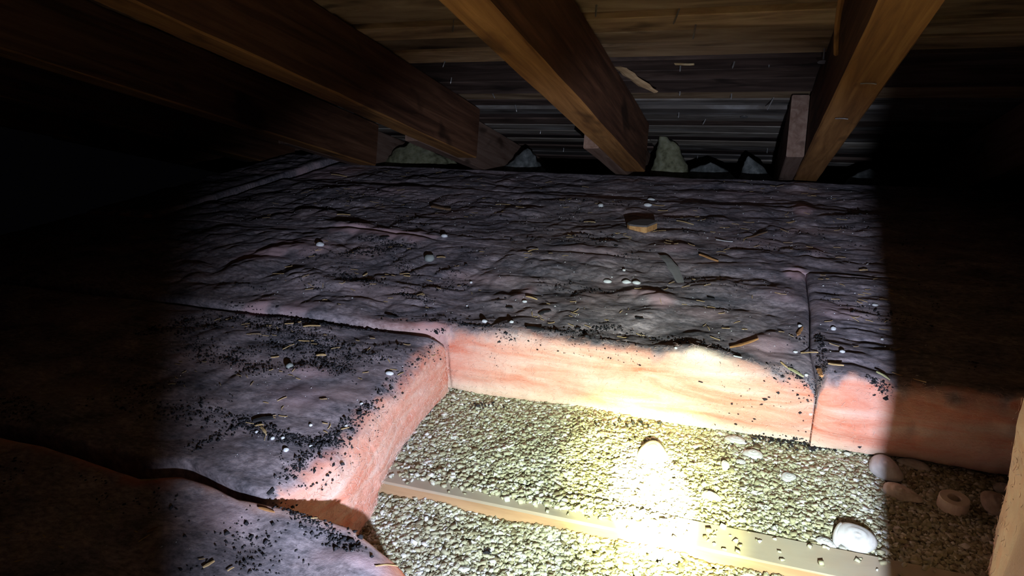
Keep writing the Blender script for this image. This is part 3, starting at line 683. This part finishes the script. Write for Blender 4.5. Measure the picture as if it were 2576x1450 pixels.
# a few crumbs clinging to the cut faces
def face_crumbs(o, cond, n, seed, rad=.0035):
    p, nn = sample_face(o, cond, n, seed); r = np.random.default_rng(seed)
    crumbs(o, p + nn * .003, r.lognormal(math.log(rad), .5, n).clip(.0015, .012), seed)
face_crumbs(B3, lambda c: (c[:, 0] > -.05) & (c[:, 1] < 1.60) & (c[:, 2] > .01), 60, 201)
face_crumbs(B3, lambda c: (c[:, 0] > -.7) & (c[:, 0] < -.2) & (c[:, 1] < 1.62) & (c[:, 2] > .16), 160, 202, .0025)
face_crumbs(B2, lambda c: (c[:, 0] > -.83) & (c[:, 2] > .14) & (c[:, 1] < 1.3), 220, 203)
face_crumbs(B8, lambda c: (c[:, 1] > 1.0) & (c[:, 2] < .3), 26, 204, .006)
# soot on the vermiculite by the far face
pts = []
r_ = np.random.default_rng(5)
for (px, py, sx_, n) in ((1990, 1110, 28, 60), (1920, 1100, 26, 40), (2050, 1125, 40, 40), (1215, 1020, 30, 40), (1560, 1065, 60, 25), (1220, 1385, 8, 6)):
    for _ in range(n):
        h, nn = pick(px + r_.normal(0, sx_), py + r_.normal(0, 6) + 6)
        if h is not None and h[2] < .05: pts.append(h + np.array([0, 0, .006]))
vv, ff = lump_mesh(np.array(pts), r_.lognormal(math.log(.006), .4, len(pts)).clip(.003, .015), .6, 9, .5, 'oct')
obj('soot_crumbs', vv, ff, M_CRUMB, kind='stuff', label='black soot crumbs lying on the vermiculite below the pink face', cat='soot')

# ------------------------------------------------------------------ individual bits
def stick(px0, py0, px1, py1, wpx, mt, label, name='straw', cat='straw', th=.5, bend=0.03, taper=(.5, .3), group=None):
    a, na = pick(px0, py0); b, nb = pick(px1, py1)
    if a is None or b is None: return None
    dist = np.linalg.norm((a + b) / 2 - np.array([0, 0, 1])); wd = wpx * dist / F; 
    Lm = np.linalg.norm(a - b); Lpx = math.hypot(px1 - px0, py1 - py0) * dist / F
    if Lm > 2.6 * Lpx + .02 or Lm < 1e-4: b = a + (b - a) / max(Lm, 1e-6) * Lpx * 1.6
    lift = np.array([0, 0, wd * th * .6 + .003])
    v, f = sliver(a + lift, b + lift, wd * 1.15, wd * th, bend, 6, taper, (0, 0, 1), px0 % 7)
    return obj(name, v, f, mt, label=label, cat=cat, group=group)
T = [(834, 443, 873, 446, 4, M_STRAW, 'lone pale straw lying at the far left end of the farthest batt'),
 (1837, 880, 1907, 858, 9, M_BARK, 'orange bark sliver leaning on the lilac lump of the main batt'),
 (1759, 647, 1807, 660, 8, M_BARK, 'short orange stick on the main batt right of the grey paper strip'),
 (1801, 608, 1843, 610, 4, M_WHITE, 'thin whitish stick behind the short orange stick'),
 (1702, 560, 1745, 567, 4, M_STRAW, 'straw just right of the cut wood block'),
 (1880, 600, 1930, 589, 5, M_BROWN, 'dull brown stick on the far batt near its right seam'),
 (1324, 751, 1352, 757, 6, M_STRAW, 'thick bright straw stub in the middle of the main batt'),
 (1329, 636, 1354, 631, 5, M_STRAW, 'bent straw stub beside a black hollow on the main batt'),
 (1469, 561, 1498, 563, 4, M_STRAW, 'curled straw left of the cut wood block'),
 (1247, 519, 1284, 516, 3, M_STRAW, 'thin straw on the far batt below the long dark crack, left part'),
 (1298, 522, 1318, 524, 3, M_STRAW, 'very short straw right of the thin straw under the dark crack'),
 (1641, 518, 1672, 520, 3, M_STRAW, 'straw touching the white shell bit behind the wood block'),
 (1655, 532, 1680, 532, 3, M_STRAW, 'straw between the wood block and the straw behind it'),
 (848, 544, 882, 543, 5, M_STRAW, 'ragged straw piece on the far batt in the left part'),
 (1099, 651, 1121, 651, 5, M_STRAW, 'straw stub right beside the round grey-green stone'),
 (1006, 692, 1031, 693, 4, M_STRAW, 'upper of two parallel straws on the left part of the main batt'),
 (1017, 698, 1032, 698, 5, M_STRAW, 'lower of two parallel straws on the left part of the main batt'),
 (914, 697, 925, 692, 5, M_STRAW, 'small seed-like straw left of the two parallel straws'),
 (688, 693, 714, 690, 3, M_STRAW, 'leftmost dim straw on the main batt'),
 (717, 675, 736, 672, 3, M_STRAW, 'faint straw just above the leftmost dim straw'),
 (764, 827, 807, 823, 6, M_STRAW, 'split straw in black crumbs just below the long seam'),
 (717, 819, 758, 813, 4, M_STRAW, 'thin straw left of the split straw below the seam'),
 (752, 861, 790, 861, 4, M_STRAW, 'straw with a hooked end lying in black crumbs on the left batt'),
 (712, 881, 741, 871, 3, M_STRAW, 'slanting thin straw on the left batt'),
 (683, 903, 703, 902, 5, M_STRAW, 'short yellow straw on the left batt, below the slanting one'),
 (797, 899, 821, 899, 8, M_STRAW, 'cream leaf-shaped chip on the left batt'),
 (621, 843, 658, 846, 3, M_STRAW, 'straw in the dense crumbs at the dim end of the left batt'),
 (643, 1076, 664, 1074, 6, M_STRAW, 'straw stub resting on the long black flake'),
 (657, 1079, 671, 1100, 6, M_STRAW, 'tapering straw pointing down from the long black flake'),
 (859, 1084, 879, 1081, 4, M_STRAW, 'straw near the pink cut edge among black crumbs'),
 (653, 1285, 691, 1293, 7, M_BARK, 'orange straw sliver just below the black crack'),
 (354, 1211, 400, 1212, 4, M_STRAW, 'dim straw lying across the left end of the black crack'),
 (513, 1435, 541, 1417, 8, M_STRAW, 'cream winged chip at the bottom of the front batt'),
 (372, 1345, 400, 1332, 7, M_BROWN, 'dim brown chip on the front batt in shadow'),
 (573, 1442, 590, 1433, 4, M_STRAW, 'small straw right of the cream winged chip'),
 (945, 1430, 1002, 1430, 4, M_STRAW, 'smooth shining straw on the rounded end of the front batt'),
 (501, 1412, 517, 1411, 3, M_STRAW, 'tiny straw above the cream winged chip'),
 (2244, 939, 2329, 969, 4, M_STRAW, 'long straw reaching from the lit right batt into the shadow'),
 (1964, 915, 1981, 931, 5, M_STRAW, 'upright straw stub on the lip left of the yellow leaf'),
 (2083, 919, 2122, 926, 7, M_STRAW, 'two-tone chip on the right batt near its lip'),
 (2006, 847, 2019, 830, 7, M_BARK, 'ochre chip left of the vertical seam'),
 (2014, 891, 2058, 893, 5, M_STRAW, 'bent flat straw touching the vertical seam'),
 (2161, 683, 2182, 684, 5, M_STRAW, 'straw at the far end of the right batt'),
 (1845, 899, 1866, 905, 5, M_WHITE, 'white stem bit on the lip below the bark sliver'),
 (2204, 940, 2238, 962, 6, M_LEAF, 'glossy pale strip on the lip of the right batt'),
 (1087, 900, 1096, 896, 4, M_STRAW, 'small upright straw at the cut edge of the left batt'),
 (1001, 948, 1016, 941, 3, M_STRAW, 'fine straw near the cut edge of the left batt')]
for a in T: stick(*a[:6], a[6])
stick(1982, 932, 2022, 952, 11, M_LEAF, 'yellow-green dry leaf draped over the lip left of the seam', 'dry_leaf', 'leaf', .25)
stick(1667, 652, 1715, 714, 21, M_GREYP, 'long flat grey strip of paper on the main batt', 'paper_strip', 'paper', .10, .02, (.8, .5))
stick(1087, 526, 1133, 530, 13, M_BROWN, 'flat brown wood chip on the far batt, left of centre', 'wood_chip', 'wood chip', .4, 0, (1, .9))
stick(2060, 938, 2068, 953, 11, M_BARK, 'small orange chip stuck in the vertical seam', 'wood_chip', 'wood chip', .6, 0, (1, .8))
for a in [(638, 1068, 688, 1056, 17, 'long black flake on the left batt under two straws'),
          (1325, 831, 1368, 833, 15, 'large black flake on the front lip of the main batt'),
          (1357, 795, 1385, 787, 13, 'grey-black flake behind the large one on the main batt'),
          (1275, 779, 1290, 779, 10, 'small oval black flake on the main batt'),
          (1600, 803, 1618, 808, 12, 'square black flake on the right half of the main batt'),
          (1780, 754, 1798, 755, 9, 'black flake right of the pink hollow'),
          (675, 1250, 690, 1235, 12, 'black flake at the lower cut corner of the left batt'),
          (900, 1385, 912, 1378, 6, 'tiny black flake on the rounded end of the front batt'),
          (975, 800, 1000, 803, 12, 'black flake lodged in the long seam'),
          (1757, 963, 1768, 967, 9, 'black crumb clinging to the bright pink face'),
          (960, 604, 978, 598, 12, 'black flake standing at the pink streak of the far seam')]:
    stick(*a[:5], M_FLAKE, a[5], 'dark_flake', 'flake', .3, .05, (.7, .5))
# round pebbles
def pebble(px, py, dpx, mt, label, name='white_pebble', cat='pebble', flat=.7, asp=1.0, ang=0.):
    a, n1 = pick(px, py + dpx * .3)
    if a is None: return
    R_ = dpx / 2 * np.linalg.norm(a - np.array([0, 0, 1])) / F
    nu, nv = 14, 9; v = []; f = []
    for i in range(nv):
        ph = math.pi * i / (nv - 1)
        for j in range(nu):
            th = 2 * math.pi * j / nu
            p_ = np.array([math.sin(ph) * math.cos(th), math.sin(ph) * math.sin(th), math.cos(ph)])
            p_ = p_ * (1 + .16 * float(vn((p_ * 1.7 + px)[None], 5)[0]))
            X = p_[0] * R_ * asp; Y = p_[1] * R_; 
            v.append(a + np.array([X * math.cos(ang) - Y * math.sin(ang), X * math.sin(ang) + Y * math.cos(ang), (p_[2] + .6) * R_ * flat]))
    for i in range(nv - 1):
        for j in range(nu): f.append((i * nu + j, (i + 1) * nu + j, (i + 1) * nu + (j + 1) % nu, i * nu + (j + 1) % nu))
    obj(name, v, f, mt, smooth=True, label=label, cat=cat)
for a in [(1511, 516, 14, M_WHITE, 'white pebble on the far batt under the dark crack'),
 (1644, 577, 8, M_WHITE, 'bright white pebble at the right foot of the wood block'),
 (1638, 502, 12, M_WHITE, 'upper of two white bits behind the wood block', 1.6), (1630, 515, 12, M_WHITE, 'lower of two white bits behind the wood block', 1.7),
 (1528, 707, 14, M_WHITE, 'left of three curved white bits on the main batt', 1.6), (1576, 708, 14, M_WHITE, 'middle of three curved white bits on the main batt', 1.7), (1601, 710, 14, M_WHITE, 'right of three curved white bits on the main batt', 1.6),
 (1570, 679, 8, M_WHITE, 'small pearl-like pebble behind the three curved white bits'), (1320, 758, 9, M_WHITE, 'white bit touching the thick straw stub', 1.5),
 (1219, 807, 12, M_WHITE, 'left of two white bits above the front lip of the main batt', 1.3), (1287, 809, 10, M_WHITE, 'right of two white bits above the front lip of the main batt', 1.2),
 (1081, 647, 26, M_GREYS, 'round grey-green stone on the left part of the main batt'), (1185, 710, 8, M_WHITE, 'small white bead right of the two parallel straws'),
 (1118, 592, 12, M_WHITE, 'bluish-white pebble at the right end of the pink streak', 1.5), (805, 614, 16, M_WHITE, 'pale bluish pebble at the left end of the main batt', 1.4),
 (910, 1015, 8, M_WHITE, 'white crumb at the pink cut edge, left batt'), (782, 1069, 9, M_WHITE, 'square white crumb in the middle of the left batt'), (871, 1071, 9, M_WHITE, 'white crumb left of the pink edge, among black crumbs'),
 (686, 1102, 10, M_WHITE, 'left white crumb in the black crumb line of the left batt'), (712, 1101, 9, M_WHITE, 'right white crumb in the black crumb line of the left batt'), (782, 1122, 9, M_WHITE, 'white crumb at the right end of the black crumb line'),
 (720, 1131, 13, M_WHITE, 'largest white crumb on the left batt, below the crumb line'), (646, 1086, 8, M_WHITE, 'white crumb left of the two straws on the black flake'), (729, 919, 17, M_GREYS, 'blue-grey stone on the pale patch of the left batt'),
 (980, 938, 14, M_WHITE, 'flat white chip near the cut edge of the left batt', 1.6), (2013, 820, 11, M_WHITE, 'round white bead left of the vertical seam'), (2096, 826, 12, M_WHITE, 'round white bead in a hollow right of the vertical seam'),
 (2001, 885, 8, M_WHITE, 'white bead below the ochre chip', 1.3), (2119, 884, 9, M_WHITE, 'white bead on the right batt near its lip', 1.4), (2202, 767, 9, M_WHITE, 'white bead at the shadow border on the right batt', 1.5), (2219, 853, 7, M_WHITE, 'last white bead before the shadow on the right batt'),
 (2028, 943, 9, M_WHITE, 'white bead on the yellow-green leaf'), (1700, 875, 8, M_WHITE, 'tiny white bead on the pale lip of the main batt'), (2039, 1042, 9, M_WHITE, 'white bit stuck on the pink face near the seam')]:
    pebble(*a[:5], asp=a[5] if len(a) > 5 else 1.0)

# the half-round wood block
def block():
    c0, _ = pick(1578, 574); c1, _ = pick(1628, 584)
    d = (c1 - c0)[:2]; Lr = .078; ang = math.atan2(.02, 1.0)
    out = [(0, 0), (.012, -.020), (.035, -.028), (.078, -.030), (.086, -.028), (.118, .042), (.112, .058), (.080, .075), (.045, .068), (.015, .040)]
    z0 = min(c0[2], c1[2]) - .002; th = .026
    e = empty('wood_block', (c0[0] + .05, c0[1], z0), 'half-round cut wood block with a bright brown end, lying on the far batt', 'wood block')
    n = len(out)
    v = [(c0[0] + x, c0[1] + y, z0) for x, y in out] + [(c0[0] + x, c0[1] + y, z0 + th) for x, y in out]
    f = [tuple(range(n))[::-1]] + [(i, (i + 1) % n, n + (i + 1) % n, n + i) for i in range(n)]
    obj('cut_body', v, f, M_CHIP, e)
    v2 = [(c0[0] + .055 + (x - .055) * 1.015, c0[1] + .02 + (y - .02) * 1.015, z0 + th - .001) for x, y in out] + [(c0[0] + .055 + (x - .055) * .99, c0[1] + .02 + (y - .02) * .99, z0 + th + .006) for x, y in out]
    f2 = [tuple(range(n, 2 * n)), tuple(range(n))[::-1]] + [(i, (i + 1) % n, n + (i + 1) % n, n + i) for i in range(n)]
    obj('sooty_top', v2, f2, M_CHIPT, e, label='dark soot-covered top surface')
block()

# ------------------------------------------------------------------ shells on the vermiculite
def shell(px, py, wpx, hpx, mt, label, tilt=(0.0, 0.0), ang=0.0, dome=.32, name='seashell', cat='shell', lift=.0, seed=0):
    """thin domed half shell, convex side up; size from its apparent width and height"""
    a, _ = pick(px, py)
    if a is None: return
    k = np.linalg.norm(a - np.array([0, 0, 1])) / F
    rx = wpx / 2 * k; ry = hpx / 2 * k / .68
    nu, nv = 28, 9; top = []; 
    for i in range(nv):
        r = i / (nv - 1)
        for j in range(nu):
            th = 2 * math.pi * j / nu
            rr = r * (1 + .07 * math.cos(3 * th + seed) + .05 * math.sin(2 * th + seed * 2))
            x = math.cos(th) * rr * rx; y = math.sin(th) * rr * ry * (1 - .18 * math.cos(th))
            z = dome * min(rx, ry * 1.4) * (1 - r ** 2.2) + .0012 * math.cos(r * 16)
            top.append((x, y, z))
    bot = [(x * .96, y * .96, z - .004) for x, y, z in top]
    P = np.array(top + bot)
    Rm = (Matrix.Rotation(ang, 3, 'Z') @ Matrix.Rotation(tilt[0], 3, 'X') @ Matrix.Rotation(tilt[1], 3, 'Y'))
    P = P @ np.array(Rm).T
    P = P + np.array([a[0], a[1], a[2] + lift + .002])
    n = nu * nv; f = []
    for i in range(nv - 1):
        for j in range(nu):
            f.append((i * nu + j, (i + 1) * nu + j, (i + 1) * nu + (j + 1) % nu, i * nu + (j + 1) % nu))
            f.append((n + i * nu + j, n + i * nu + (j + 1) % nu, n + (i + 1) * nu + (j + 1) % nu, n + (i + 1) * nu + j))
    o = (nv - 1) * nu
    for j in range(nu): f.append((o + j, n + o + j, n + o + (j + 1) % nu, o + (j + 1) % nu))
    obj(name, P, f, mt, smooth=True, label=label, cat=cat)
R_ = math.radians
shell(1643, 1146, 68, 50, M_SHELL, 'white shell at the top edge of the glaring light spot', (.25, 0), -.2, .35, lift=.006, seed=1)
shell(1852, 1109, 54, 16, M_SHELL, 'thin white shell sliver close under the pink face', (.1, 0), -.1, .4, seed=2)
shell(1895, 1145, 46, 20, M_SHELL, 'white shell below the sliver, right of the light spot', (.1, 0), -.1, .45, seed=3)
shell(1864, 1164, 22, 10, M_SHELL, 'tiny white shell between the round one and the arched one', (.1, 0), 0, .4, seed=4)
shell(1824, 1176, 20, 18, M_SHELL, 'small round white shell below the sliver', (.3, 0), 0, .6, lift=.004, seed=5)
shell(1788, 1250, 48, 18, M_SHELL, 'white shell between the light spot and the joist', (.1, 0), -.25, .45, seed=6)
shell(1984, 1202, 34, 18, M_SHELL, 'grey-white shell fragment in the middle right of the vermiculite', (.2, 0), .4, .3, seed=7)
shell(2077, 1367, 44, 15, M_SHELL, 'half-buried bluish shell against the joist, left of the big pair', (.1, 0), -.3, .4, seed=8)
shell(2109, 1356, 22, 40, M_SHELL, 'narrow shell upright behind the large lilac shell', (.45, .3), -.2, .6, lift=.008, seed=9)
shell(2153, 1366, 78, 46, M_SHELL, 'large lilac-white shell leaning on the joist', (.40, .1), -.35, .45, lift=.010, seed=10)
shell(2227, 1188, 78, 40, M_SHELL, 'lilac oval shell half in shadow at the foot of the pink face', (.2, .1), -.95, .45, lift=.008, seed=11)
shell(2267, 1246, 80, 26, M_SHELLB, 'brown-edged boat-shaped shell right of the shadow border', (.3, 0), -.45, .45, lift=.004, seed=12)
shell(2512, 1273, 64, 46, M_SHELLB, 'pale shell in shadow beside the standing batt', (.1, 0), .1, .35, lift=.004, seed=13)
shell(2528, 1232, 40, 20, M_SHELL, 'dim shell behind the pale one, partly hidden by the standing batt', (.1, 0), 0, .4, seed=14)
shell(2300, 1170, 66, 18, M_SHELL, 'bluish shell tucked under the shaded pink face', (.1, 0), -.3, .45, seed=15)
# clay ring
def ring():
    a, _ = pick(2396, 1275); k = np.linalg.norm(a - np.array([0, 0, 1])) / F; R1 = 27 * k; R0 = 11.5 * k; h = 24 * k; nu = 36
    prof = [(R1 * 1.03, 0), (R1 * 1.02, h * .5), (R1, h * .94), (R1 * .95, h), (R0 * 1.1, h), (R0, h * .9), (R0, 0)]
    v = [(a[0] + r * math.cos(2 * math.pi * j / nu), a[1] + r * math.sin(2 * math.pi * j / nu), a[2] - .002 + z) for r, z in prof for j in range(nu)]
    f = []; n = len(prof)
    for i in range(n):
        for j in range(nu): f.append((i * nu + j, i * nu + (j + 1) % nu, ((i + 1) % n) * nu + (j + 1) % nu, ((i + 1) % n) * nu + j))
    obj('clay_ring', v, f, M_RING, smooth=False, label='thick round ring with a hole, lying on the shaded vermiculite', cat='ring')
ring()

# ------------------------------------------------------------------ small straw bits and white specks, scattered
def scatter_straw(n, x0, x1, y0, y1, batt_o, seed, lab, grp, ln=.022):
    r = np.random.default_rng(seed); c = 0; t = 0
    while c < n and t < n * 6:
        t += 1
        x, y = r.uniform(x0, x1), r.uniform(y0, y1)
        if fbm(np.array([[x * 4, y * 6, 0]]), seed, 2)[0] < -.1: continue
        h, nn = drop(x, y)
        if h is None or h[2] < .1: continue
        a = r.normal(0, .45) if r.uniform() < .75 else r.uniform(0, 3.1); L = ln * r.uniform(.5, 1.4)
        h2, _ = drop(x + L * math.cos(a), y + L * math.sin(a))
        if h2 is None or abs(h2[2] - h[2]) > .03: continue
        v, f = sliver(h + [0, 0, .002], h2 + np.array([0, 0, .0025]), .0019 * r.uniform(.7, 1.6), .0015, r.normal(0, .05), 3, (.6, .4), (0, 0, 1), r.uniform(0, 6))
        obj('straw', v, f, M_STRAW, label=lab, cat='straw', group=grp); c += 1
scatter_straw(60, -1.7, -.84, .88, 1.5, B2, 1, 'tiny straw bit scattered on the left batt', 'tiny straws on the left batt', .018)
scatter_straw(90, -1.7, .15, 1.65, 2.3, B3, 2, 'tiny straw bit scattered on the main middle batt', 'tiny straws on the main batt', .022)
scatter_straw(90, -2.4, .5, 2.5, 3.2, B5, 3, 'tiny straw bit scattered on the far batt', 'tiny straws on the far batt', .032)
scatter_straw(24, -1.4, -.55, .4, .78, B1, 4, 'tiny straw bit scattered on the front batt', 'tiny straws on the front batt', .014)
scatter_straw(26, .22, .5, 1.62, 2.3, B4, 5, 'tiny straw bit scattered on the right batt', 'tiny straws on the right batt', .02)
scatter_straw(26, -2.4, .4, 3.4, 3.8, B6, 6, 'tiny straw bit scattered on the farthest batt', 'tiny straws on the farthest batt', .035)
def specks(o, x0, x1, y0, y1, n, seed, s0):
    r = np.random.default_rng(seed); pts = []
    for _ in range(n):
        h, nn = drop(r.uniform(x0, x1), r.uniform(y0, y1))
        if h is not None and h[2] > .1: pts.append(h)
    pts = np.array(pts); vv, ff = lump_mesh(pts, r.lognormal(math.log(s0), .4, len(pts)).clip(.001, .008), .6, seed, .6, 'oct')
    obj('white_specks', vv, ff, M_WHITE, o, kind='stuff')
specks(B2, -1.7, -.82, .86, 1.55, 260, 1, .0022); specks(B3, -1.7, .18, 1.62, 2.35, 420, 2, .003); specks(B5, -2.5, .55, 2.45, 3.25, 450, 3, .0042)
specks(B1, -1.3, -.5, .4, .8, 90, 4, .0018); specks(B4, .21, .5, 1.6, 2.3, 80, 5, .003); specks(B6, -2.5, .5, 3.32, 3.9, 160, 6, .005)
print('tris', sum(len(o.data.polygons) for o in C.objects if o.type == 'MESH'), 'objs', len(C.objects))
